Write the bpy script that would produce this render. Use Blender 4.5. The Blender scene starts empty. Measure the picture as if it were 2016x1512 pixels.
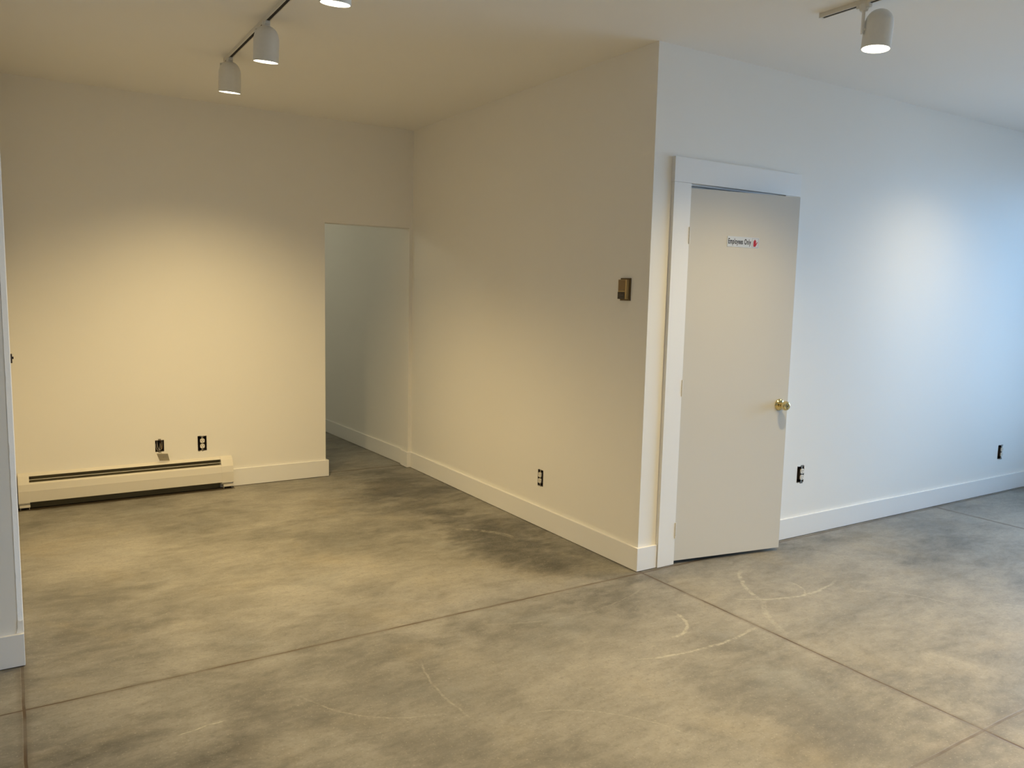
import bpy, bmesh, math, random
from mathutils import Vector, Matrix
from math import sin, cos, pi, radians, atan2, hypot
random.seed(7)
scene = bpy.context.scene
C = scene.collection

# ------------------------------------------------------------------ camera
YAW, PITCH, ROLL = 0.566283, -0.115351, 0.0231294
CAM = Vector((-2.79493, -3.10657, 1.47945))
fw = Vector((sin(YAW)*cos(PITCH), cos(YAW)*cos(PITCH), sin(PITCH)))
r0 = Vector((cos(YAW), -sin(YAW), 0)); u0 = r0.cross(fw)
rt = r0*cos(ROLL)+u0*sin(ROLL); up = -r0*sin(ROLL)+u0*cos(ROLL)
cd = bpy.data.cameras.new('camera'); cam = bpy.data.objects.new('camera', cd); C.objects.link(cam)
cam.matrix_world = Matrix(((rt.x, up.x, -fw.x, CAM.x), (rt.y, up.y, -fw.y, CAM.y), (rt.z, up.z, -fw.z, CAM.z), (0, 0, 0, 1)))
cd.sensor_width = 36; cd.lens = 1563.99/2016*36; cd.clip_start = .02; cd.clip_end = 100
scene.camera = cam

# ------------------------------------------------------------------ world, exposure
EXPOSURE = 0.0
SKY = (0.27, 0.58, 1.0); SKY_STRENGTH = 14.3; GROUND = (3.5, 4.8, 6.4)
LAMP_COLOR = (1.0, 0.75, 0.365); LAMP_POWER = 122.0
w = bpy.data.worlds.new('sky'); scene.world = w; w.use_nodes = True
bg = w.node_tree.nodes['Background']; wn, wl = w.node_tree.nodes, w.node_tree.links
# blue sky above the horizon, sunlit pavement below it
tc = wn.new('ShaderNodeTexCoord'); sp = wn.new('ShaderNodeSeparateXYZ'); wl.new(tc.outputs['Generated'], sp.inputs[0])
mr = wn.new('ShaderNodeMapRange'); wl.new(sp.outputs[2], mr.inputs[0]); mr.inputs[1].default_value = -.06; mr.inputs[2].default_value = .06
mx = wn.new('ShaderNodeMix'); mx.data_type = 'RGBA'; wl.new(mr.outputs[0], mx.inputs[0])
mx.inputs[6].default_value = (*GROUND, 1); mx.inputs[7].default_value = (*[c*SKY_STRENGTH for c in SKY], 1)
wl.new(mx.outputs[2], bg.inputs[0]); bg.inputs[1].default_value = 1.0
vs = scene.view_settings
vs.view_transform = 'Standard'; vs.look = 'None'; vs.exposure = EXPOSURE; vs.gamma = 1; vs.use_curve_mapping = False
scene.cycles.max_bounces = 9; scene.cycles.diffuse_bounces = 7
scene.cycles.sample_clamp_indirect = 4

def portal(name, loc, rot, sx, sy):
    l = bpy.data.lights.new(name, 'AREA'); l.shape = 'RECTANGLE'; l.size = sx; l.size_y = sy
    l.cycles.is_portal = True
    o = bpy.data.objects.new(name, l); C.objects.link(o); o.location = loc; o.rotation_euler = rot

# ------------------------------------------------------------------ materials
def new_mat(name):
    m = bpy.data.materials.new(name); m.use_nodes = True
    return m, m.node_tree, m.node_tree.nodes['Principled BSDF']

class G:
    """small helper that writes shader maths"""
    def __init__(s, nt): s.nt = nt; s.n = nt.nodes; s.l = nt.links
    def put(s, sock, v):
        if isinstance(v, (int, float)): sock.default_value = v
        elif isinstance(v, (tuple, list)): sock.default_value = v if len(v) == len(sock.default_value) else (*v, 1)
        else: s.l.new(v, sock)
    def m(s, op, a, b=0.0, c=None, clamp=False):
        n = s.n.new('ShaderNodeMath'); n.operation = op; n.use_clamp = clamp
        s.put(n.inputs[0], a); s.put(n.inputs[1], b)
        if c is not None: s.put(n.inputs[2], c)
        return n.outputs[0]
    def mix(s, f, a, b, mode='MIX'):
        n = s.n.new('ShaderNodeMix'); n.data_type = 'RGBA'; n.blend_type = mode
        s.put(n.inputs[0], f); s.put(n.inputs[6], a); s.put(n.inputs[7], b)
        return n.outputs[2]
    def noise(s, vec, scale, detail=4, rough=.5, dist=0.0):
        n = s.n.new('ShaderNodeTexNoise'); s.l.new(vec, n.inputs['Vector'])
        n.inputs['Scale'].default_value = scale; n.inputs['Detail'].default_value = detail
        n.inputs['Roughness'].default_value = rough; n.inputs['Distortion'].default_value = dist
        return n.outputs[0]
    def ramp(s, v, lo, hi, a=0.0, b=1.0, smooth=True):
        n = s.n.new('ShaderNodeMapRange'); n.interpolation_type = 'SMOOTHSTEP' if smooth else 'LINEAR'
        s.put(n.inputs[0], v)
        n.inputs[1].default_value = lo; n.inputs[2].default_value = hi
        n.inputs[3].default_value = a; n.inputs[4].default_value = b
        return n.outputs[0]
    def mapping(s, vec, loc=(0,0,0), rot=(0,0,0), scale=(1,1,1)):
        n = s.n.new('ShaderNodeMapping'); s.l.new(vec, n.inputs[0])
        n.inputs[1].default_value = loc; n.inputs[2].default_value = rot; n.inputs[3].default_value = scale
        return n.outputs[0]
    def coords(s):
        return s.n.new('ShaderNodeNewGeometry').outputs['Position']
    def bump(s, h, strength, dist, target):
        n = s.n.new('ShaderNodeBump'); s.put(n.inputs['Height'], h)
        n.inputs['Strength'].default_value = strength; n.inputs['Distance'].default_value = dist
        s.l.new(n.outputs[0], target.inputs['Normal'])

def paint(name, col, rough=.55, bump=.08, scale=220, spec=.3, vary=.015):
    m, nt, b = new_mat(name); g = G(nt); p = g.coords()
    n1 = g.noise(p, 1.3, 3)
    dark = tuple(c*(1-2*vary) for c in col)
    nt.links.new(g.mix(n1, dark, col), b.inputs['Base Color'])
    b.inputs['Roughness'].default_value = rough; b.inputs['Specular IOR Level'].default_value = spec
    if bump: g.bump(g.noise(p, scale, 3, .6), bump, .002, b)
    return m
def plain(name, col, rough=.5, metal=0.0, spec=.5):
    m, nt, b = new_mat(name); g = G(nt)
    n1 = g.noise(g.coords(), 60, 2)
    nt.links.new(g.mix(n1, tuple(c*.93 for c in col), col), b.inputs['Base Color'])
    b.inputs['Roughness'].default_value = rough; b.inputs['Metallic'].default_value = metal
    b.inputs['Specular IOR Level'].default_value = spec
    return m
def emis(name, col, s):
    m, nt, b = new_mat(name)
    b.inputs['Base Color'].default_value = (.8, .8, .8, 1)
    b.inputs['Emission Color'].default_value = (*col, 1); b.inputs['Emission Strength'].default_value = s
    return m

M_wall = paint('wall_paint', (.84, .82, .775))
M_ceil = paint('ceiling_paint', (.84, .825, .795), rough=.8, bump=.05)
M_trim = paint('trim_paint', (.82, .81, .79), rough=.42, bump=.02, scale=60, spec=.4, vary=.006)
M_door = paint('door_paint', (.66, .65, .62), rough=.5, bump=.02, scale=40, vary=.01)
M_bead = paint('corner_bead_paint', (.86, .84, .80), rough=.6, bump=.2, scale=120)
M_pale_patch = paint('pale_patch_white', (.93, .90, .84), rough=.6)
M_heater = paint('heater_enamel', (.70, .665, .59), rough=.38, bump=.01, scale=30, spec=.45)
M_dark = plain('dark_interior', (.018, .014, .011), .8)
M_fins = plain('heater_fins', (.10, .09, .06), .6, .3)
M_lamp = plain('lamp_enamel', (.74, .73, .69), .45)
M_track = plain('track_enamel', (.72, .69, .62), .4)
M_lens = emis('lamp_glow', (1.0, .90, .68), 14.0)
M_brass = plain('polished_brass', (.80, .66, .33), .12, 1.0)
M_brass_dark = plain('keyhole_dark', (.03, .02, .01), .6)
M_ivory = plain('outlet_white', (.80, .76, .68), .35)
M_slot = plain('slot_dark', (.03, .022, .016), .7)
M_boxmetal = plain('box_metal', (.05, .04, .033), .6, .5)
M_strap = plain('zinc_strap', (.30, .27, .22), .45, .6)
M_wire = plain('wire_insulation', (.55, .50, .42), .5)
M_copper = plain('copper_wire', (.5, .28, .12), .4, .9)
M_gold = plain('thermostat_gold', (.42, .31, .15), .38, .55)
M_gold_dark = plain('thermostat_base_bronze', (.15, .105, .05), .5, .4)
M_brown = plain('thermostat_brown', (.022, .012, .008), .4)
M_mark = plain('thermostat_print', (.22, .17, .13), .5)
M_plate = plain('plate_beige', (.50, .45, .34), .5)
M_sign = plain('sign_white', (.70, .76, .86), .35)
M_navy = plain('sign_navy', (.010, .012, .035), .5)
M_red = plain('sign_red', (.50, .008, .015), .5)
M_signgrey = plain('sign_border', (.35, .37, .42), .5)
M_hinge = plain('painted_hinge', (.70, .68, .63), .4)
M_alu = plain('aluminium_frame', (.35, .35, .36), .4, .6)
def glass_mat():
    m = bpy.data.materials.new('window_glass'); m.use_nodes = True; nt = m.node_tree; nt.nodes.clear()
    o = nt.nodes.new('ShaderNodeOutputMaterial'); t = nt.nodes.new('ShaderNodeBsdfTransparent')
    gl = nt.nodes.new('ShaderNodeBsdfGlossy'); gl.inputs['Roughness'].default_value = .02
    f = nt.nodes.new('ShaderNodeFresnel'); mx = nt.nodes.new('ShaderNodeMixShader')
    nt.links.new(f.outputs[0], mx.inputs[0]); nt.links.new(t.outputs[0], mx.inputs[1]); nt.links.new(gl.outputs[0], mx.inputs[2])
    nt.links.new(mx.outputs[0], o.inputs[0]); return m
M_glass = glass_mat()

def circle3(a, b, c):
    ax, ay = a; bx, by = b; cx, cy = c
    d = 2*(ax*(by-cy)+bx*(cy-ay)+cx*(ay-by))
    ux = ((ax*ax+ay*ay)*(by-cy)+(bx*bx+by*by)*(cy-ay)+(cx*cx+cy*cy)*(ay-by))/d
    uy = ((ax*ax+ay*ay)*(cx-bx)+(bx*bx+by*by)*(ax-cx)+(cx*cx+cy*cy)*(bx-ax))/d
    return ux, uy, hypot(ax-ux, ay-uy)

def floor_mat():
    m, nt, b = new_mat('polished_concrete'); g = G(nt); p = g.coords()
    sx = nt.nodes.new('ShaderNodeSeparateXYZ'); nt.links.new(p, sx.inputs[0]); X, Y = sx.outputs[0], sx.outputs[1]
    warp = nt.nodes.new('ShaderNodeTexNoise'); nt.links.new(p, warp.inputs[0]); warp.inputs['Scale'].default_value = 2.2; warp.inputs['Detail'].default_value = 3
    va = nt.nodes.new('ShaderNodeVectorMath'); va.operation = 'MULTIPLY_ADD'
    nt.links.new(warp.outputs['Color'], va.inputs[0]); va.inputs[1].default_value = (.22, .22, 0); nt.links.new(p, va.inputs[2])
    q = va.outputs[0]
    big = g.noise(q, 1.0, 5, .6, .0)
    mid = g.noise(g.mapping(q, rot=(0, 0, .35), scale=(.9, 1.5, 1)), 3.0, 9, .68, .15)
    streak = g.noise(g.mapping(q, rot=(0, 0, -.5), scale=(1.0, 3.2, 1)), 4.5, 8, .7, .2)
    fine = g.noise(p, 55, 4, .7)
    agg = g.noise(p, 120, 3, .6)
    mot = g.noise(g.mapping(p, rot=(0, 0, -.45), scale=(1, 1.8, 1)), 13, 8, .75, .3)
    v = g.m('ADD', g.m('MULTIPLY', big, .62), g.m('MULTIPLY', mid, .42))
    v = g.m('ADD', v, g.m('MULTIPLY', streak, .24))
    v = g.ramp(v, .47, .84)
    # stained, paler and darker areas with shapes of their own: centre, radii, strength
    for cx, cy, rx, ry, k in [(-.33, .78, .32, .75, -.62), (-.2, -.25, .35, .22, -.35), (1.9, -.55, .8, .28, -.16), (1.35, -.15, .45, .14, -.35),
                              (-.35, 2.1, .40, .8, -.45), (-1.05, -.75, .7, .35, .28), (-2.65, -.75, .6, .5, -.45), (-1.6, .9, .6, .6, .15), (.75, -1.25, .5, .4, .10),
                              (-2.55, .25, .3, .45, -.28), (-.95, -1.25, .3, .3, .1), (.15, -1.75, .5, .2, -.1)]:
        dx = g.m('DIVIDE', g.m('SUBTRACT', X, cx), rx); dy = g.m('DIVIDE', g.m('SUBTRACT', Y, cy), ry)
        d = g.m('SQRT', g.m('ADD', g.m('MULTIPLY', dx, dx), g.m('MULTIPLY', dy, dy)))
        d = g.m('ADD', d, g.m('MULTIPLY', g.m('SUBTRACT', mid, .5), 1.6))
        v = g.m('ADD', v, g.m('MULTIPLY', g.ramp(d, .25, 1.25, 1, 0), k))
    v = g.ramp(v, -.72, 1.36, 0, 1)
    v = g.m('ADD', v, g.m('MULTIPLY', g.m('SUBTRACT', mot, .5), .60), clamp=True)
    col = g.mix(v, (.058, .056, .048), (.335, .315, .275))
    hue = g.noise(p, 1.7, 4, .6, .4)
    col = g.mix(g.ramp(hue, .52, .75, 0, .30), col, (.36, .30, .20))
    col = g.mix(g.ramp(hue, .45, .28, 0, .30), col, (.30, .31, .30))
    col = g.mix(g.ramp(fine, .50, .70, 0, .40), col, (.14, .13, .11))
    col = g.mix(g.ramp(agg, .58, .74, 0, .34), col, (.56, .52, .44))
    col = g.mix(g.ramp(agg, .38, .30, 0, .32), col, (.13, .12, .10))
    # pale scuff arcs
    arcs = [((-.206, -.527), (-.262, -.640), (-.42, -.700), .012, .55), ((-.62, -.80), (-.34, -.845), (-.004, -.803), .010, .55),
            ((.466, -.30), (.37, -.41), (.285, -.60), .016, .5), ((.294, -.593), (.50, -.655), (.86, -.60), .012, .5),
            ((.30, -.60), (.16, -.74), (.12, -.80), .02, .3), ((.62, -.52), (.60, -.60), (.52, -.66), .008, .45),
            ((-2.38, -.45), (-2.30, -.435), (-2.22, -.43), .003, .9), ((-1.45, -.35), (-1.50, -.6), (-1.48, -.85), .006, .30),
            ((-1.95, -.4), (-1.82, -.62), (-1.60, -.75), .006, .30), ((-1.10, -.15), (-.6, -.30), (-.2, -.22), .007, .20),
            ((-.50, 1.15), (-.33, 1.0), (-.25, .8), .03, .35), ((1.2, -1.15), (1.42, -1.35), (1.5, -1.6), .006, .35),
            ((.8, -.75), (1.0, -.9), (1.08, -1.1), .008, .30), ((-1.3, -.9), (-1.05, -1.05), (-.9, -1.3), .005, .28)]
    wob = g.m('MULTIPLY', g.m('SUBTRACT', g.noise(p, 9, 4, .6), .5), .03)
    frag = g.ramp(g.noise(p, 30, 4, .7), .36, .62, .15, 1)
    for a, bb, c, wd, k in arcs:
        cx, cy, r = circle3(a, bb, c)
        dx = g.m('SUBTRACT', X, cx); dy = g.m('SUBTRACT', Y, cy)
        L = g.m('SQRT', g.m('ADD', g.m('MULTIPLY', dx, dx), g.m('MULTIPLY', dy, dy)))
        e = g.m('ABSOLUTE', g.m('ADD', g.m('SUBTRACT', L, r), wob))
        ring = g.ramp(e, wd*.3, wd, 1, 0)
        mx_, my_ = (bb[0]-cx)/r, (bb[1]-cy)/r
        half = max(math.acos(max(-1, min(1, (mx_*(t[0]-cx)+my_*(t[1]-cy))/r))) for t in (a, c))
        dt = g.m('DIVIDE', g.m('ADD', g.m('MULTIPLY', dx, mx_), g.m('MULTIPLY', dy, my_)), L)
        ang = g.ramp(dt, cos(half*1.15), cos(half*.6))
        msk = g.m('MULTIPLY', g.m('MULTIPLY', g.m('MULTIPLY', ring, ang), frag), k*.75)
        col = g.mix(msk, col, (.60, .56, .46))
    # saw-cut joints: brown line, soft dirt beside it
    jw = g.m('MULTIPLY', g.m('SUBTRACT', g.noise(p, 5, 3), .5), .010)
    fade = g.ramp(g.noise(p, 3.5, 3), .40, .56, .6, 1)
    def joint(ax, v0, lo=None, hi=None, wd=.0045, soft=.0, k=1.0):
        nonlocal col
        s_, o_ = (X, Y) if ax == 'X' else (Y, X)
        e = g.m('ABSOLUTE', g.m('ADD', g.m('SUBTRACT', s_, v0), jw))
        core = g.m('MULTIPLY', g.ramp(e, wd*.55, wd*1.25, 1, 0), fade)
        halo = g.m('MULTIPLY', g.ramp(e, wd, wd*5+soft, 1, 0), .28)
        mk = g.m('MULTIPLY', g.m('MAXIMUM', core, halo), k)
        if lo is not None: mk = g.m('MULTIPLY', mk, g.m('GREATER_THAN', o_, lo))
        if hi is not None: mk = g.m('MULTIPLY', mk, g.m('LESS_THAN', o_, hi))
        col = g.mix(mk, col, (.085, .055, .030)); return core
    j = joint('Y', -.0191); c2 = joint('X', .0205, hi=.2, wd=.0052)
    c3 = joint('X', -2.8054, wd=.0055); c4 = joint('Y', -1.796, wd=.0060, soft=.03, k=.62); c5 = joint('X', 2.832, wd=.006)
    c6 = joint('Y', 2.966, wd=.006)
    groove = g.m('MAXIMUM', g.m('MAXIMUM', j, c2), g.m('MAXIMUM', c3, g.m('MAXIMUM', c4, g.m('MAXIMUM', c5, c6))))
    # dark brown strip with a ragged edge under the heater
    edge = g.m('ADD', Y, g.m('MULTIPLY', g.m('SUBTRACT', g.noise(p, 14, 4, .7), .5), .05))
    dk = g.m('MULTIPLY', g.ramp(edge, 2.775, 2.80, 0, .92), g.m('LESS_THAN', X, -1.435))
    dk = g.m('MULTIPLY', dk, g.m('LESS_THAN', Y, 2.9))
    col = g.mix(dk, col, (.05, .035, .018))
    nt.links.new(col, b.inputs['Base Color'])
    nt.links.new(g.ramp(big, .3, .7, .46, .62), b.inputs['Roughness'])
    b.inputs['Specular IOR Level'].default_value = .42
    h = g.m('SUBTRACT', g.m('MULTIPLY', fine, .25), g.m('MULTIPLY', groove, 1.0))
    g.bump(h, .35, .003, b)
    return m
M_floor = floor_mat()

# ------------------------------------------------------------------ mesh helpers
def link(name, bm, mat, parent=None, smooth=False, bevel=0.0, loc=None):
    bmesh.ops.recalc_face_normals(bm, faces=bm.faces)
    me = bpy.data.meshes.new(name); bm.to_mesh(me); bm.free()
    if smooth:
        for f in me.polygons: f.use_smooth = True
    me.materials.append(mat)
    o = bpy.data.objects.new(name, me); C.objects.link(o)
    if parent: o.parent = parent
    if loc: o.location = loc
    if bevel:
        md = o.modifiers.new('bevel', 'BEVEL'); md.width = bevel; md.segments = 2; md.limit_method = 'ANGLE'
    if smooth:
        md = o.modifiers.new('edges', 'EDGE_SPLIT'); md.split_angle = radians(38)
    return o
def box(bm, x0, x1, y0, y1, z0, z1, mtx=None):
    vs_ = [bm.verts.new((x, y, z)) for x in (x0, x1) for y in (y0, y1) for z in (z0, z1)]
    for f in ((0, 1, 3, 2), (4, 6, 7, 5), (0, 4, 5, 1), (2, 3, 7, 6), (0, 2, 6, 4), (1, 5, 7, 3)):
        bm.faces.new([vs_[i] for i in f])
    if mtx: bmesh.ops.transform(bm, matrix=mtx, verts=vs_)
    return vs_
def prism(bm, pts, z0, z1, mtx=None):
    a = [bm.verts.new((x, y, z0)) for x, y in pts]; b = [bm.verts.new((x, y, z1)) for x, y in pts]
    bm.faces.new(a[::-1]); bm.faces.new(b)
    for i in range(len(pts)):
        k = (i+1) % len(pts); bm.faces.new((a[i], a[k], b[k], b[i]))
    if mtx: bmesh.ops.transform(bm, matrix=mtx, verts=a+b)
    return a+b
def lathe(bm, prof, seg=40, mtx=None):
    """prof: list of (r, z), turned about z"""
    rings = []; allv = []
    for r, z in prof:
        if r < 1e-6: ring = [bm.verts.new((0, 0, z))]
        else: ring = [bm.verts.new((r*cos(2*pi*i/seg), r*sin(2*pi*i/seg), z)) for i in range(seg)]
        rings.append(ring); allv += ring
    for a, b in zip(rings, rings[1:]):
        for i in range(seg):
            k = (i+1) % seg
            if len(a) == 1 and len(b) == 1: break
            if len(a) == 1: bm.faces.new((a[0], b[i], b[k]))
            elif len(b) == 1: bm.faces.new((a[i], b[0], a[k]))
            else: bm.faces.new((a[i], b[i], b[k], a[k]))
    if mtx: bmesh.ops.transform(bm, matrix=mtx, verts=allv)
    return allv
def tube(bm, pts, r, seg=10):
    pts = [Vector(p) for p in pts]; rings = []
    n = None
    for i, p in enumerate(pts):
        t = (pts[min(i+1, len(pts)-1)]-pts[max(i-1, 0)]).normalized()
        if n is None: n = t.orthogonal().normalized()
        n = (n-t*n.dot(t)).normalized(); b = t.cross(n)
        rings.append([bm.verts.new(p+r*(n*cos(2*pi*k/seg)+b*sin(2*pi*k/seg))) for k in range(seg)])
    for a, b in zip(rings, rings[1:]):
        for k in range(seg): bm.faces.new((a[k], a[(k+1) % seg], b[(k+1) % seg], b[k]))
    bm.faces.new(rings[0][::-1]); bm.faces.new(rings[-1])
def holed_wall(name, axis, u0, u1, d0, d1, z0, z1, holes, mat):
    """a wall slab with rectangular openings: u along the wall, d through it"""
    us = sorted({u0, u1, *[h[0] for h in holes], *[h[1] for h in holes]}); zs = sorted({z0, z1, *[h[2] for h in holes], *[h[3] for h in holes]})
    bm = bmesh.new(); cache = {}
    def V(u, d, z):
        k = (u, d, z)
        if k not in cache: cache[k] = bm.verts.new((u, d, z) if axis == 'X' else (d, u, z))
        return cache[k]
    def solid(i, j):
        if i < 0 or j < 0 or i >= len(us)-1 or j >= len(zs)-1: return False
        cu, cz = (us[i]+us[i+1])/2, (zs[j]+zs[j+1])/2
        return not any(h[0] < cu < h[1] and h[2] < cz < h[3] for h in holes)
    for i in range(len(us)-1):
        for j in range(len(zs)-1):
            if not solid(i, j): continue
            a, b, c, e = us[i], us[i+1], zs[j], zs[j+1]
            bm.faces.new((V(a, d0, c), V(b, d0, c), V(b, d0, e), V(a, d0, e)))
            bm.faces.new((V(a, d1, c), V(a, d1, e), V(b, d1, e), V(b, d1, c)))
            if not solid(i-1, j): bm.faces.new((V(a, d0, c), V(a, d0, e), V(a, d1, e), V(a, d1, c)))
            if not solid(i+1, j): bm.faces.new((V(b, d0, c), V(b, d1, c), V(b, d1, e), V(b, d0, e)))
            if not solid(i, j-1): bm.faces.new((V(a, d0, c), V(a, d1, c), V(b, d1, c), V(b, d0, c)))
            if not solid(i, j+1): bm.faces.new((V(a, d0, e), V(b, d0, e), V(b, d1, e), V(a, d1, e)))
    o = link(name, bm, mat); o['kind'] = 'structure'; return o
def struct(name, bm, mat, bevel=0.0, parent=None):
    o = link(name, bm, mat, parent, bevel=bevel)
    if not parent: o['kind'] = 'structure'
    return o
def thing(name, label, cat, loc=(0, 0, 0), rot=(0, 0, 0), group=None):
    o = bpy.data.objects.new(name, None); C.objects.link(o); o.empty_display_size = .05
    o.location = loc; o.rotation_euler = rot; o['label'] = label; o['category'] = cat
    if group: o['group'] = group
    return o
def bx(*a):
    bm = bmesh.new(); box(bm, *a); return bm

# ------------------------------------------------------------------ room shell
H = 2.743
YA = 2.868            # face of the back wall
XO0, XO1, ZO = -.722, -.015, 1.974   # doorless opening in it
XR, XL, YB, YH = 5.1, -5.8, -5.5, 6.5
# outlet cut-outs: (centre, z centre, half width, half height)
OUT_A = (-1.643, .339, .030, .053); BOX_A = (-1.928, .344, .029, .041)
OUT_B = (.9515, .313, .029, .051); OUT_C1 = (1.329, .394, .032, .050); OUT_C2 = (3.738, .321, .031, .053)
hole = lambda o: (o[0]-o[2], o[0]+o[2], o[1]-o[3], o[1]+o[3])

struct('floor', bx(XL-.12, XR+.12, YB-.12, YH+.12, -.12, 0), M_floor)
struct('ceiling', bx(XL-.12, XR+.12, YB-.12, YH+.12, H, H+.12), M_ceil)
holed_wall('wall_back', 'X', -2.793, .015, YA, 2.99, 0, H, [(XO0, XO1, 0, ZO), hole(OUT_A), hole(BOX_A)], M_wall)
holed_wall('wall_side', 'Y', .135, 2.99, .015, .115, 0, H, [hole(OUT_B)], M_wall)
DX0, DX1, DZ = .242, 1.030, 2.078
holed_wall('wall_right', 'X', .015, XR, .015, .135, 0, H, [(DX0, DX1, 0, DZ), hole(OUT_C1), hole(OUT_C2)], M_wall)
# left wall: front face to the room, side face to the alcove, eased corner
bm = bmesh.new()
prism(bm, [(XL, .369), (-2.812, .369), (-2.7955, .3755), (-2.793, .381), (-2.793, 2.99), (-2.913, 2.99), (-2.913, .489), (XL, .489)], 0, H)
struct('wall_left', bm, M_wall)
holed_wall('wall_end', 'Y', YB, YH, XR, XR+.12, 0, H, [(-4.4, -2.9, .25, 2.55), (-2.6, -.35, .25, 2.55)], M_wall)
struct('wall_rear', bx(XL, XR, YB-.12, YB, 0, H), M_wall)
holed_wall('wall_west', 'Y', YB, YH, XL-.12, XL, 0, H, [], M_wall)
struct('wall_hall_back', bx(XL, XR, YH, YH+.12, 0, H), M_wall)
holed_wall('wall_hall_left', 'Y', 2.99, YH, -2.913, -2.80, 0, H, [(5.1, 5.9, 1.0, 1.9)], M_wall)
bm = bmesh.new(); prism(bm, [(.004, 2.99), (.115, 2.99), (.06, YH), (-.114, YH)], 0, H)
struct('wall_hall_right', bm, M_wall)

# windows (behind the camera's right shoulder, out of frame)
def window(name, y0, y1, z0, z1, xin, nm):
    bm = bmesh.new(); f = .05
    x0, x1 = xin+.02, xin+.10
    box(bm, x0, x1, y0, y0+f, z0, z1); box(bm, x0, x1, y1-f, y1, z0, z1)
    box(bm, x0, x1, y0+f, y1-f, z0, z0+f); box(bm, x0, x1, y0+f, y1-f, z1-f, z1)
    for k in range(1, nm):
        yc = y0+(y1-y0)*k/nm; box(bm, x0, x1, yc-f/2, yc+f/2, z0+f, z1-f)
    fr = link(name, bm, M_alu); fr['kind'] = 'structure'
    link('window_pane', bx(xin+.055, xin+.061, y0+f, y1-f, z0+f, z1-f), M_glass, fr)
window('window_1', -2.6, -.35, .25, 2.55, XR, 2); portal('daylight_portal', (XR+.14, -1.475, 1.4), (0, radians(90), 0), 2.3, 2.25)
window('window_2', -4.4, -2.9, .25, 2.55, XR, 1); portal('daylight_portal', (XR+.14, -3.65, 1.4), (0, radians(90), 0), 2.3, 1.5)
window('hall_fill_window', 5.1, 5.9, 1.0, 1.9, -2.913, 1); portal('daylight_portal', (-2.95, 5.5, 1.45), (0, radians(-90), 0), .9, .8)  # unseen window added as a cool light source for the hall

# ------------------------------------------------------------------ baseboards
BH, BT, BZ = .130, .015, .003
def board(name, pts, mat=M_trim):
    """L-shaped run of board from a plan polygon"""
    bm = bmesh.new(); prism(bm, pts, BZ, BH); return struct(name, bm, mat, bevel=.0012)
board('baseboard_back', [(-1.441, YA-BT), (XO0+BT+.006, YA-BT), (XO0+BT+.006, 2.99), (XO0, 2.99), (XO0, YA), (-1.441, YA)])
board('baseboard_side', [(0, .015), (.015, .015), (.015, YA), (XO1, YA), (XO1, 2.985), (XO1-BT, 2.985), (XO1-BT, YA-BT), (0, YA-BT)])
bm = bmesh.new(); prism(bm, [(0, 0), (.138, 0), (.138, .015), (0, .015)], BZ, BH); struct('baseboard_corner', bm, M_trim, bevel=.0012)
board('baseboard_right', [(1.129, 0), (XR, 0), (XR, .015), (1.129, .015)])
board('baseboard_hall', [(-.011, 2.99), (.004, 2.99), (-.114, YH), (-.129, YH)])
board('baseboard_left', [(XL, .354), (-2.7935, .354), (-2.7935, .369), (XL, .369)])
board('baseboard_rear', [(XL, YB), (XR, YB), (XR, YB+BT), (XL, YB+BT)])

# ------------------------------------------------------------------ door casing and door
CF = -.006
struct('trim_1', bx(.142, .263, CF, .015, .002, 2.066), M_trim, bevel=.001)       # left casing
struct('trim_2', bx(1.009, 1.128, CF, .015, .002, 2.066), M_trim, bevel=.001)      # right casing
struct('trim_3', bx(.138, 1.132, CF-.004, .015, 2.0665, 2.193), M_trim, bevel=.001)  # head casing
bm = bmesh.new()
box(bm, DX0, .2625, .0152, .135, 0, 2.058); box(bm, 1.0095, DX1, .0152, .135, 0, 2.058); box(bm, DX0, DX1, .0152, .135, 2.058, DZ)
box(bm, .2625, .2745, .042, .080, 0, 2.046); box(bm, .9975, 1.0095, .042, .080, 0, 2.046); box(bm, .2625, 1.0095, .042, .080, 2.046, 2.058)
struct('trim_4', bm, M_trim)
ANG = radians(-9.6)
door = link('door_1', bx(0, .734, 0, .035, .020, 2.043), M_door, bevel=.0015); door['kind'] = 'structure'
door.location = (.2655, -.002, 0); door.rotation_euler = (0, 0, ANG)
DM = Matrix.Translation(door.location) @ Matrix.Rotation(ANG, 4, 'Z')
# hinges: leaf edge and knuckle
for z in (.195, .985, 1.797):
    bm = bmesh.new()
    for k in range(5):
        lathe(bm, [(0, 0), (.0052, 0), (.0052, .0165), (0, .0165)], 12, Matrix.Translation((-.0015, -.0045, z-.0445+k*.018)))
    box(bm, -.0025, .0, -.001, .030, z-.044, z+.044)
    h_ = link('hinge', bm, M_hinge, door, smooth=True)
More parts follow.
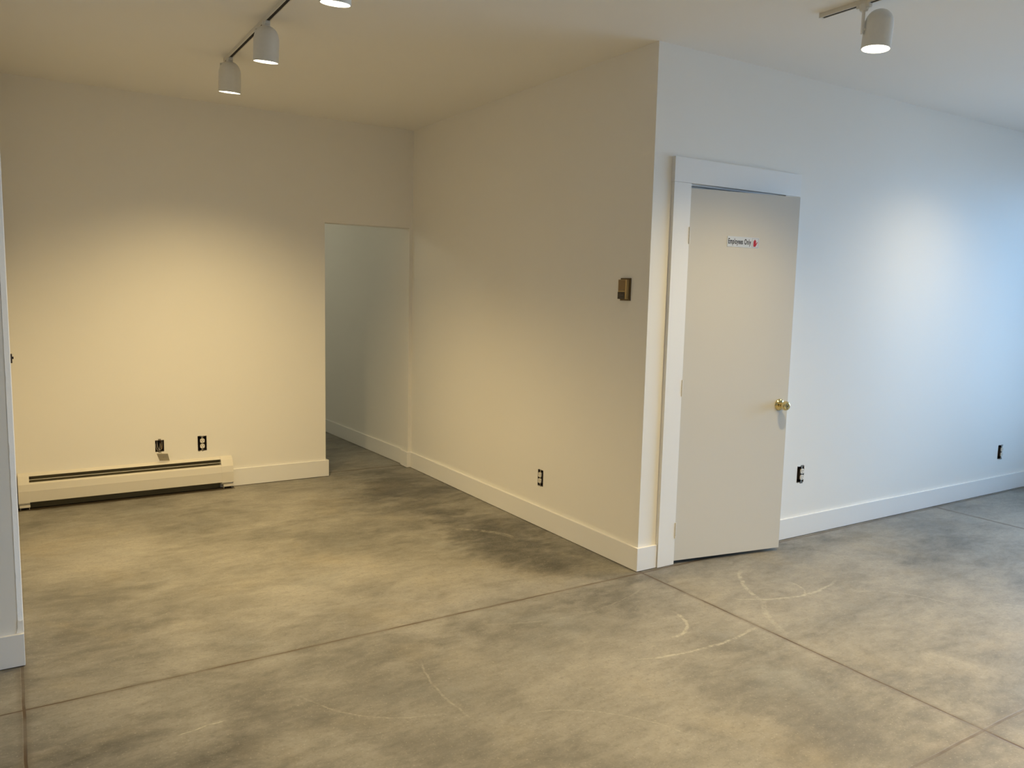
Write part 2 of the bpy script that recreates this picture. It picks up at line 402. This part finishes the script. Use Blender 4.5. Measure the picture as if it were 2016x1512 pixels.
# knob: rose, neck, knob with a push-button centre
KX, KZ = .674, .872
kr = Matrix.Translation((KX, 0, KZ)) @ Matrix.Rotation(radians(90), 4, 'X')   # z axis now points to -y
bm = bmesh.new()
lathe(bm, [(0, .0), (.0335, 0), (.0335, .003), (.0315, .007), (.026, .011), (.018, .013), (.014, .014), (.0125, .018), (.0122, .026),
           (.0145, .030), (.0205, .035), (.0255, .042), (.0270, .050), (.0262, .057), (.0235, .0625), (.0195, .0655), (.0170, .0660), (.0155, .0640), (.0085, .0630), (.0080, .0655), (0, .0660)], 48, kr)
kn = link('door_knob', bm, M_brass, door, smooth=True); kn['label'] = 'polished brass door knob'
bm = bmesh.new(); lathe(bm, [(0, .0658), (.0028, .0658), (.0028, .0668), (0, .0668)], 16, kr); link('lock_button', bm, M_brass_dark, kn)
bm = bmesh.new(); lathe(bm, [(0, 0), (.0035, 0), (.0035, .006), (0, .006)], 12, kr @ Matrix.Translation((-.019, .001, .0090))); link('rose_screw', bm, M_brass_dark, kn)
# latch plate on the door edge
link('latch_plate', bx(.7338, .7352, .005, .030, KZ-.028, KZ+.028), M_brass, door)

# sign on the door
SW, SH = .232, .056
sgn = thing('door_sign', 'white sign reading Employees Only with a red hand, on the beige door', 'sign')
sgn.matrix_world = DM @ Matrix.Translation((.247, -.0004, 1.751)) @ Matrix.Rotation(radians(.6), 4, 'Y') @ Matrix.Scale(.914, 4, (1, 0, 0))
link('sign_panel', bx(0, SW, -.0016, 0, 0, SH), M_sign, sgn, bevel=.0004)
t = bpy.data.curves.new('t', 'FONT'); t.body = 'Employees Only'; t.size = .04; t.offset = .0010; t.extrude = .0004; t.space_character = 1.12
to = bpy.data.objects.new('t', t); C.objects.link(to); bpy.context.view_layer.update()
me = bpy.data.meshes.new_from_object(to.evaluated_get(bpy.context.evaluated_depsgraph_get()))
bpy.data.objects.remove(to); bpy.data.curves.remove(t)
xs = [v.co.x for v in me.vertices]; ys = [v.co.y for v in me.vertices]
fx = .166/(max(xs)-min(xs)); fy = .0385/(max(ys)-min(ys)); mxx, mny = min(xs), min(ys)
for v in me.vertices:
    x, y, z = v.co; v.co = (.007+(x-mxx)*fx, -.0018-z*.5, .0068+(y-mny)*fy)
me.materials.append(M_navy); lt = bpy.data.objects.new('lettering', me); C.objects.link(lt); lt.parent = sgn
bm = bmesh.new(); f0, f1, g0, g1, tk = .181, .228, .0035, .0525, .0012
box(bm, f0, f1, -.0022, -.0016, g0, g0+tk); box(bm, f0, f1, -.0022, -.0016, g1-tk, g1)
box(bm, f0, f0+tk, -.0022, -.0016, g0+tk, g1-tk); box(bm, f1-tk, f1, -.0022, -.0016, g0+tk, g1-tk)
link('symbol_border', bm, M_signgrey, sgn)
# open hand: palm, four raised fingers, thumb out to the right
bm = bmesh.new()
hand = [(.193, .0075), (.2065, .0075), (.2125, .0155), (.2165, .0235), (.2205, .0305), (.2200, .0330), (.2172, .0325), (.2128, .0265), (.2095, .0235),
        (.2100, .0300), (.2104, .0385), (.2094, .0405), (.2076, .0400), (.2062, .0330), (.2058, .0425), (.2046, .0455), (.2026, .0455), (.2016, .0420),
        (.2012, .0335), (.2000, .0435), (.1986, .0450), (.1968, .0440), (.1966, .0400), (.1966, .0320), (.1952, .0385), (.1938, .0395), (.1922, .0380), (.1918, .0330), (.1914, .0220), (.1915, .0140)]
prism(bm, hand, 0, .0007, Matrix.Translation((0, -.0016, 0)) @ Matrix.Rotation(radians(90), 4, 'X'))
bmesh.ops.triangulate(bm, faces=[f for f in bm.faces if len(f.verts) > 4])
link('hand_symbol', bm, M_red, sgn)

# ------------------------------------------------------------------ corner bead on the left wall (ragged joint compound)
bm = bmesh.new(); zs = [i*.02 for i in range(0, 138)]
rnd = random.Random(3); xe = []; x = -2.814
for z in zs:
    x += rnd.uniform(-.0012, .0012); x = min(max(x, -2.8165), -2.8115)
    xe.append(x if rnd.random() > .12 else x+.002)
prev = None
for z, x in zip(zs, xe):
    z = max(.131, min(z, H-.001)); ring = [bm.verts.new(c) for c in ((x, .3688, z), (x+.0006, .3682, z), (-2.812, .3680, z), (-2.7950, .3747, z), (-2.7926, .3812, z))]
    if prev and ring[0].co.z > prev[0].co.z+1e-5:
        for k in range(4): bm.faces.new((prev[k], prev[k+1], ring[k+1], ring[k]))
    prev = ring
struct('trim_5', bm, M_bead)
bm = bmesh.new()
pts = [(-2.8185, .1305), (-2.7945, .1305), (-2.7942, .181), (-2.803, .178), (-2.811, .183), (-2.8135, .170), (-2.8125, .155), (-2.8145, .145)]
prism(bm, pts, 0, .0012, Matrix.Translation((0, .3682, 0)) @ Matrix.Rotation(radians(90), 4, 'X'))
struct('trim_6', bm, M_pale_patch)  # paler patch at the foot of the bead

# ------------------------------------------------------------------ electrical outlets
def outlet(name, label, o, axis, face, du=0.0, dout=.0, hw=None, grp='uncovered duplex outlets'):
    # local frame: x along wall, -y out of the wall
    rz = 0 if axis == 'X' else radians(-90)
    loc = (o[0], face, o[1]) if axis == 'X' else (face, o[0], o[1])
    t_ = thing(name, label, 'outlet', loc, (0, 0, rz), grp)
    W_, Z_ = o[2]-.0004, o[3]-.0004; D_ = .05
    bm = bmesh.new(); e = .0015   # open-fronted box
    box(bm, -W_, W_, D_-e, D_, -Z_, Z_); box(bm, -W_, -W_+e, .001, D_-e, -Z_, Z_); box(bm, W_-e, W_, .001, D_-e, -Z_, Z_)
    box(bm, -W_+e, W_-e, .001, D_-e, -Z_, -Z_+e); box(bm, -W_+e, W_-e, .001, D_-e, Z_-e, Z_)
    link('box', bm, M_boxmetal, t_)
    y0 = -dout
    s = .0165
    bm = bmesh.new(); box(bm, du-s, du+s, y0+.0062, y0+.030, -.034, .034)
    link('receptacle_body', bm, M_slot, t_, bevel=.001)
    for zc in (.0195, -.0195):
        bm = bmesh.new(); pr = []
        for k in range(40):
            a = 2*pi*k/40; pr.append((du+max(-.0155, min(.0155, .0172*cos(a))), zc+max(-.0150, min(.0150, .0172*sin(a)))))
        prism(bm, pr, 0, .0075, Matrix.Translation((0, y0+.0045, 0)) @ Matrix.Rotation(radians(90), 4, 'X'))
        fc = link('socket_face', bm, M_ivory, t_, bevel=.0006)
        bm = bmesh.new(); yy = y0-.0031
        box(bm, du-.0075, du-.0050, yy-.0003, yy+.001, zc-.0005, zc+.0085); box(bm, du+.0050, du+.0075, yy-.0003, yy+.001, zc+.0005, zc+.0080)
        lathe(bm, [(0, 0), (.0026, 0), (.0026, .0012), (0, .0012)], 12, Matrix.Translation((du, yy+.001, zc-.0075)) @ Matrix.Rotation(radians(90), 4, 'X'))
        link('slots', bm, M_slot, fc)
    bm = bmesh.new()
    box(bm, du-.0062, du+.0062, y0+.0035, y0+.0060, -.0515, .0515)
    for sg in (-1, 1):
        for q_ in (-1, 1): lathe(bm, [(0, 0), (.0052, 0), (.0052, .0012), (0, .0012)], 14, Matrix.Translation((du+q_*.009, y0+.0036, sg*.0535)) @ Matrix.Rotation(radians(90), 4, 'X'))
        box(bm, du-.009, du+.009, y0+.0024, y0+.0036, sg*.0535-.004, sg*.0535+.004)
    st = link('mounting_strap', bm, M_strap, t_)
    for zc in (0, .041, -.041):
        bm = bmesh.new(); lathe(bm, [(0, 0), (.0032, 0), (.0028, .0015), (0, .002)], 14, Matrix.Translation((du, y0+(.0035 if zc else -.0), zc)) @ Matrix.Rotation(radians(90), 4, 'X'))
        link('screw', bm, M_strap, st)
    return t_
def ragged(o, axis, face, seed):
    """broken drywall paper round the cut-out: thin dark chips on the wall face"""
    rnd = random.Random(seed); bm = bmesh.new()
    W_, Z_ = o[2], o[3]; per = []
    n, m = 16, 26
    for k in range(n): per.append((-W_+2*W_*k/n, -Z_, 0, -1))
    for k in range(m): per.append((W_, -Z_+2*Z_*k/m, 1, 0))
    for k in range(n): per.append((W_-2*W_*k/n, Z_, 0, 1))
    for k in range(m): per.append((-W_, Z_-2*Z_*k/m, -1, 0))
    rings = []
    for u, z, du, dz in per:
        t = rnd.choice((.0003, .0004, .0006, .0010, .0018, .0030 if dz else .0012, .0055 if dz else .0006))
        out = (u+du*t+(rnd.uniform(-.001, .001) if dz else 0), z+dz*t+(rnd.uniform(-.001, .001) if du else 0))
        rings.append((bm.verts.new((u, -.0001, z)), bm.verts.new((out[0], -.0006, out[1]))))
    for k in range(len(rings)):
        a, b = rings[k], rings[(k+1) % len(rings)]; bm.faces.new((a[0], b[0], b[1], a[1]))
    return bm
o1 = outlet('wall_outlet', 'bare white duplex outlet in the back wall above the baseboard heater', OUT_A, 'X', YA, .001, .002)
o2 = outlet('wall_outlet', 'bare duplex outlet low in the cream side wall between the opening and the corner', OUT_B, 'Y', .015, -.006, .001)
o3 = outlet('wall_outlet', 'bare duplex outlet low in the white wall just right of the door', OUT_C1, 'X', .015, .012, .003)
o4 = outlet('wall_outlet', 'bare duplex outlet in the bluish white wall at the far right', OUT_C2, 'X', .015, .010, .010)
for t_, o_, sd in ((o1, OUT_A, 1), (o2, OUT_B, 2), (o3, OUT_C1, 3), (o4, OUT_C2, 4)):
    link('torn_edge', ragged(o_, 'X', 0, sd), M_slot, t_)

# open junction box with loose wires
jb = thing('junction_box', 'open electrical box with loose wires in the back wall above the heater', 'electrical box', (BOX_A[0], YA, BOX_A[1]))
W_, Z_ = BOX_A[2]-.0004, BOX_A[3]-.0004; bm = bmesh.new(); e = .0016; D_ = .05
box(bm, -W_, W_, D_-e, D_, -Z_, Z_); box(bm, -W_, -W_+e, -.001, D_-e, -Z_, Z_); box(bm, W_-e, W_, -.001, D_-e, -Z_, Z_)
box(bm, -W_+e, W_-e, -.001, D_-e, -Z_, -Z_+e); box(bm, -W_+e, W_-e, -.001, D_-e, Z_-e, Z_)
link('box', bm, M_boxmetal, jb)
for sg in (-1, 1):
    bm = bmesh.new(); box(bm, -.009, .009, -.0014, .0, sg*Z_-(0 if sg > 0 else .008), sg*Z_+(.010 if sg > 0 else 0))
    link('mounting_ear', bm, M_strap, jb, bevel=.0004)
for (x0, x1, zt, zb, y, mt) in ((-.014, .018, .036, -.030, .004, M_wire), (-.022, .006, .015, -.034, .010, M_wire), (.010, .022, .034, -.026, .014, M_copper)):
    pts = []
    for k in range(25):
        a = pi*k/24; pts.append(((x0+x1)/2-(x1-x0)/2*cos(a), y+.012*(1-sin(a)), zt-(zt-zb)*sin(a)**.8))
    bm = bmesh.new(); tube(bm, pts, .0013, 8); link('wire', bm, mt, jb, smooth=True)

# blank cover plate hanging off a wire below the box
pl = thing('cover_plate', 'small beige blank plate hanging loose between the open box and the heater', 'cover plate')
TL, TR, BL, BR = Vector((-1.9564, 2.8160, 0.3014)), Vector((-1.8847, 2.8120, 0.2957)), Vector((-1.9317, 2.8630, 0.2394)), Vector((-1.8665, 2.8540, 0.2356))
cen = (TL+TR+BL+BR)/4; pl.location = cen
nrm = (TR-TL).cross(BL-TL).normalized(); nrm = nrm if nrm.y < 0 else -nrm
bm = bmesh.new(); a = [bm.verts.new(p-cen+nrm*.0012) for p in (TL, TR, BR, BL)]; b = [bm.verts.new(p-cen-nrm*.0012) for p in (TL, TR, BR, BL)]
bm.faces.new(a); bm.faces.new(b[::-1])
for i in range(4): bm.faces.new((a[i], b[i], b[(i+1) % 4], a[(i+1) % 4]))
link('plate', bm, M_plate, pl, bevel=.0008)
rot = nrm.to_track_quat('Z', 'Y').to_matrix().to_4x4()
bm = bmesh.new(); lathe(bm, [(0, 0), (.003, 0), (.0026, .0014), (0, .0016)], 14, Matrix.Translation(nrm*.0011) @ rot); link('screw', bm, M_strap, pl)
bm = bmesh.new(); s0 = Vector((BOX_A[0], YA+.004, BOX_A[1]-BOX_A[3]+.006))-cen
tube(bm, [s0, s0+Vector((.001, -.010, -.010)), s0+Vector((.003, -.030, -.018)), (TL+TR)/2-cen+Vector((-.004, .010, .004)), (TL+TR)/2-cen+Vector((0, .004, -.004)), -nrm*.0016], .0011, 8)
link('wire', bm, M_wire, pl, smooth=True)

# ------------------------------------------------------------------ wall thermostat on the side wall
th = thing('thermostat', 'gold and brown box thermostat on the cream side wall near the corner', 'thermostat', (.015, .195, 1.507), (0, 0, radians(-90)))
# local x runs towards -Y (right in the photo), -y points into the room
link('base_plate', bx(-.041, .041, -.006, 0, -.060, .060), M_gold_dark, th, bevel=.001)
hsg = link('housing', bx(-.037, .033, -.025, -.006, -.052, .052), M_gold, th, bevel=.0015)
link('face_panel', bx(-.033, .018, -.0265, -.025, -.008, .049), plain('thermostat_face_bronze', (.24, .165, .085), .4, .5), hsg, bevel=.0005)
link('scale_window', bx(-.0365, .019, -.027, -.025, -.0515, -.014), M_brown, hsg, bevel=.0005)
bm = bmesh.new(); box(bm, -.018, .004, -.0271, -.0265, -.003, -.0015)
box(bm, -.026, .010, -.0274, -.0269, -.032, -.0312); box(bm, -.022, -.012, -.0274, -.0269, -.022, -.0214); box(bm, -.020, .002, -.0274, -.0269, -.043, -.0423)
for k in range(9): box(bm, -.026+k*.0042, -.0254+k*.0042, -.0274, -.0269, -.0312, -.0285 if k % 2 else -.027)
link('scale_marks', bm, M_mark, hsg)

# dark switch on the alcove side of the left wall, seen edge-on
sw = thing('light_switch', 'dark bare light switch on the alcove side of the left wall, seen edge-on', 'switch', (-2.793, 1.2, 1.123), (0, 0, radians(90)))
link('switch_body', bx(-.017, .017, -.0075, 0, -.021, .021), M_brown, sw, bevel=.002)
link('toggle', bx(-.004, .004, -.013, -.0075, -.003, .008), M_brown, sw, bevel=.001)

# ------------------------------------------------------------------ baseboard heater
hx0, hx1 = -2.786, -1.442
ht = thing('baseboard_heater', 'long beige electric baseboard heater along the foot of the back wall', 'heater', (0, YA, 0))
def profile(bm, pts, x0, x1):
    """closed y-z section drawn along x; y is measured from the wall"""
    a = [bm.verts.new((x0, y, z)) for y, z in pts]; b = [bm.verts.new((x1, y, z)) for y, z in pts]
    bm.faces.new(a); bm.faces.new(b[::-1])
    for i in range(len(pts)):
        k = (i+1) % len(pts); bm.faces.new((a[i], b[i], b[k], a[k]))
e0, e1 = hx0+.063, hx1-.083
bm = bmesh.new(); profile(bm, [(-.0005, .018), (-.0005, .232), (-.022, .2245), (-.034, .2165), (-.033, .2145), (-.021, .2220), (-.0025, .2285), (-.0025, .018)], e0, e1)
link('back_panel', bm, M_heater, ht)
bm = bmesh.new(); profile(bm, [(-.044, .1775), (-.0625, .168), (-.070, .1285), (-.0708, .1250), (-.0695, .052), (-.062, .049), (-.062, .052), (-.0675, .055), (-.0685, .127), (-.061, .166), (-.044, .1745)], e0, e1)
link('front_cover', bm, M_heater, ht)
bm = bmesh.new(); profile(bm, [(-.0405, .1955), (-.0440, .1940), (-.0438, .1931), (-.0405, .1946)], e0, e1)
link('damper', bm, M_heater, ht)
bm = bmesh.new(); box(bm, e0, e1, -.0500, -.006, .075, .158)
for k in range(150):
    xx = e0+.01+k*(e1-e0-.02)/149; box(bm, xx-.0006, xx+.0006, -.052, -.004, .070, .166)
el = link('heating_element', bm, M_fins, ht)
link('shade_liner', bx(e0, e1, -.0055, -.0027, .001, .2215), plain('shade_liner_olive', (.17, .145, .08), .8), ht)  # added dark sheet; its colour stands for shade inside and under the heater
for a_, b_, cx0 in ((hx0, e0, 0), (e1, hx1, 1)):
    bm = bmesh.new(); profile(bm, [(-.0005, .034), (-.0005, .2345), (-.023, .2265), (-.040, .2130), (-.0635, .1690), (-.0712, .1287), (-.0718, .1250), (-.0708, .048), (-.052, .044), (-.052, .034)], a_, b_)
    cap = link('end_cap', bm, M_heater, ht, bevel=.0008)
    f0_, f1_ = (a_+.004, b_+.001) if cx0 == 0 else (a_+.012, b_-.003)
    bm = bmesh.new(); box(bm, f0_, f1_, -.0640, -.004, .017, .0338)
    box(bm, f0_+.004, f0_+.007, -.050, -.010, 0, .017); box(bm, f1_-.007, f1_-.004, -.050, -.010, 0, .017)
    link('foot', bm, M_heater, cap)

# ------------------------------------------------------------------ ceiling tracks and spotlights
def track(label, x, y0, y1):
    t_ = thing('ceiling_track', label, 'lighting track', (x, (y0+y1)/2, H), group='white lighting tracks on the ceiling')
    L = (y1-y0)/2; hw, hh, sw_, sd = .0120, .020, .0078, .012
    prof = [(-hw, 0), (-hw, -hh), (-sw_, -hh), (-sw_, -hh+sd), (sw_, -hh+sd), (sw_, -hh), (hw, -hh), (hw, 0)]
    bm = bmesh.new(); a = [bm.verts.new((u, -L+.012, v)) for u, v in prof]; b = [bm.verts.new((u, L-.012, v)) for u, v in prof]
    for i in range(len(prof)):
        k = (i+1) % len(prof); bm.faces.new((a[i], a[k], b[k], b[i]))
    for R_ in (a, b):
        for idx in ((0, 1, 2, 3), (4, 5, 6, 7), (0, 3, 4, 7)): bm.faces.new([R_[i] for i in idx])
    link('rail', bm, M_track, t_)
    link('slot_lining', bx(-sw_+.0003, sw_-.0003, -L+.013, L-.013, -hh+.002, -hh+sd), M_dark, t_)
    for s_ in (-1, 1):
        link('end_cap', bx(-hw-.0008, hw+.0008, min(s_*L, s_*(L-.012)), max(s_*L, s_*(L-.012)), -hh-.0008, 0), M_track, t_, bevel=.0008)
track('white ceiling track on the left carrying the dome spotlights over the alcove', -1.700, -3.95, 1.69)
track('short-looking white ceiling track at the upper right carrying one spotlight', .330, -4.2, -.690)
track('white ceiling track over the right end of the room, outside the picture', 2.40, -4.3, -.690)

def head(label, x, y, axis=(0, 0, -1), arm=(-.84, .54), off=0.0, off_dir=(.84, -.54), power=1.0, spread=125):
    ax = Vector(axis).normalized()
    hub = Vector((x+off*off_dir[0], y+off*off_dir[1], 0))
    t_ = thing('track_spotlight', label, 'spotlight', (x, y, H-.020), group='dome-shaped track spotlights')
    R_, Lh = .0590, .163
    top = Vector((off*off_dir[0], off*off_dir[1], -.016))
    q_ = (-ax).to_track_quat('Z', 'Y').to_matrix().to_4x4()
    piv = top+Vector((0, 0, -.09))
    base = Matrix.Translation(piv) @ q_ @ Matrix.Translation((0, 0, -.074))
    prof = [(R_-.004, .012), (R_-.003, 0), (R_, 0), (R_+.0006, .004), (R_, .008), (R_, .095)]
    for k in range(1, 11):
        a = (pi/2)*k/10; prof.append((max(R_*cos(a)**.85 if k < 10 else .0, 0), .095+(Lh-.095)*sin(a)))
    bm = bmesh.new(); lathe(bm, prof, 56, base); link('shade', bm, M_lamp, t_, smooth=True)
    bm = bmesh.new(); lathe(bm, [(0, .004), (.030, .0035), (.0553, .006), (.0557, .010), (0, .012)], 48, base); link('lens', bm, M_lens, t_, smooth=True)
    link('adapter', bx(-.012, .012, -.030, .030, -.014, .002), M_lamp, t_, bevel=.002)
    # side yoke: collar under the adapter, arm down to the pivot at the shade's side
    av = Vector((arm[0], arm[1], 0)).normalized(); sd_ = Vector((-av.y, av.x, 0))
    bm = bmesh.new(); A0 = top+av*(R_+.007)
    Mx = Matrix(((av.x, sd_.x, 0, 0), (av.y, sd_.y, 0, 0), (0, 0, 1, 0), (0, 0, 0, 1)))
    box(bm, -.0035, .0035, -.009, .009, -.102, -.002, Matrix.Translation((A0.x, A0.y, top.z)) @ Mx)
    box(bm, -.012 if off else -.055, .0025, -.009, .009, -.006, .0, Matrix.Translation((A0.x, A0.y, top.z)) @ Mx)
    lathe(bm, [(0, 0), (.008, 0), (.008, .009), (0, .009)], 16, Matrix.Translation(Vector((A0.x, A0.y, top.z-.086))-av*.009) @ Mx @ Matrix.Rotation(radians(90), 4, 'Y'))
    link('yoke_arm', bm, M_lamp, t_)
    bm = bmesh.new(); lathe(bm, [(0, 0), (.019, 0), (.019, -.016), (.015, -.026), (0, -.026)], 24, Matrix.Translation((0, 0, 0)) )
    link('swivel', bm, M_lamp, t_, smooth=True)
    l = bpy.data.lights.new('lamp_light', 'SPOT'); l.energy = LAMP_POWER*power; l.color = LAMP_COLOR
    l.spot_size = radians(spread); l.spot_blend = 1.0; l.shadow_soft_size = .032
    lo = bpy.data.objects.new('lamp_light', l); C.objects.link(lo); lo.parent = t_
    lo.matrix_local = Matrix.Translation(piv+ax*.078) @ q_
    return t_
TA = (0, .15, -1)
head('lit dome spotlight at the end of the left track, nearest the back wall', -1.70, 1.60, TA, arm=(-.45, .89), spread=125, power=1.1)
head('lit dome spotlight second from the back end of the left track', -1.70, .865, TA, arm=(-.45, .89))
head('lit dome spotlight cut off by the top edge of the picture', -1.70, -.09, TA, arm=(-.45, .89), power=.70)
head('lit dome spotlight hanging under the right-hand track near the door', .33, -.905, (-.06, .03, -1), arm=(-.84, .54), off=.066)
head('added unseen dome spotlight, fourth from the back wall along the left track, outside the picture', -1.70, -1.35, (0, .05, -1), power=.4)  # these unseen heads are added to light the near floor and front ceiling
head('added unseen dome spotlight at the near end of the left track, outside the picture', -1.70, -2.9, power=2.2)
head('added unseen dome spotlight, second along the right-hand track, outside the picture', .33, -2.1, off=.070, power=1.3)
head('added unseen dome spotlight at the near end of the right-hand track, outside the picture', .33, -3.3, off=.070, power=2.6)
# unseen fill light added to brighten the back hall, hidden above the opening's head
hl = thing('hall_fill_light', 'added fill light on the back hall ceiling, outside the picture', 'ceiling light', (-1.9, 5.0, H))
bm = bmesh.new(); lathe(bm, [(0, 0), (.15, 0), (.15, -.02), (0, -.02)], 40); link('base', bm, M_lamp, hl, smooth=True)
bm = bmesh.new(); lathe(bm, [(.14, -.0202), (.13, -.05), (.10, -.075), (.05, -.09), (0, -.094)], 40); link('diffuser', bm, emis('hall_fill_glow', (1.0, .97, .74), 3.0), hl, smooth=True)
hp = bpy.data.lights.new('lamp_light', 'POINT'); hp.energy = 14; hp.color = (1.0, .97, .74); hp.shadow_soft_size = .08
ho = bpy.data.objects.new('lamp_light', hp); C.objects.link(ho); ho.parent = hl; ho.location = (0, 0, -.20)
head('dome spotlight aimed at the right wall from the track outside the picture', 2.40, -1.0, (0, .27, -1), power=.42)
head('straight-hanging dome spotlight on the track over the right end, outside the picture', 2.40, -2.3, power=.6)
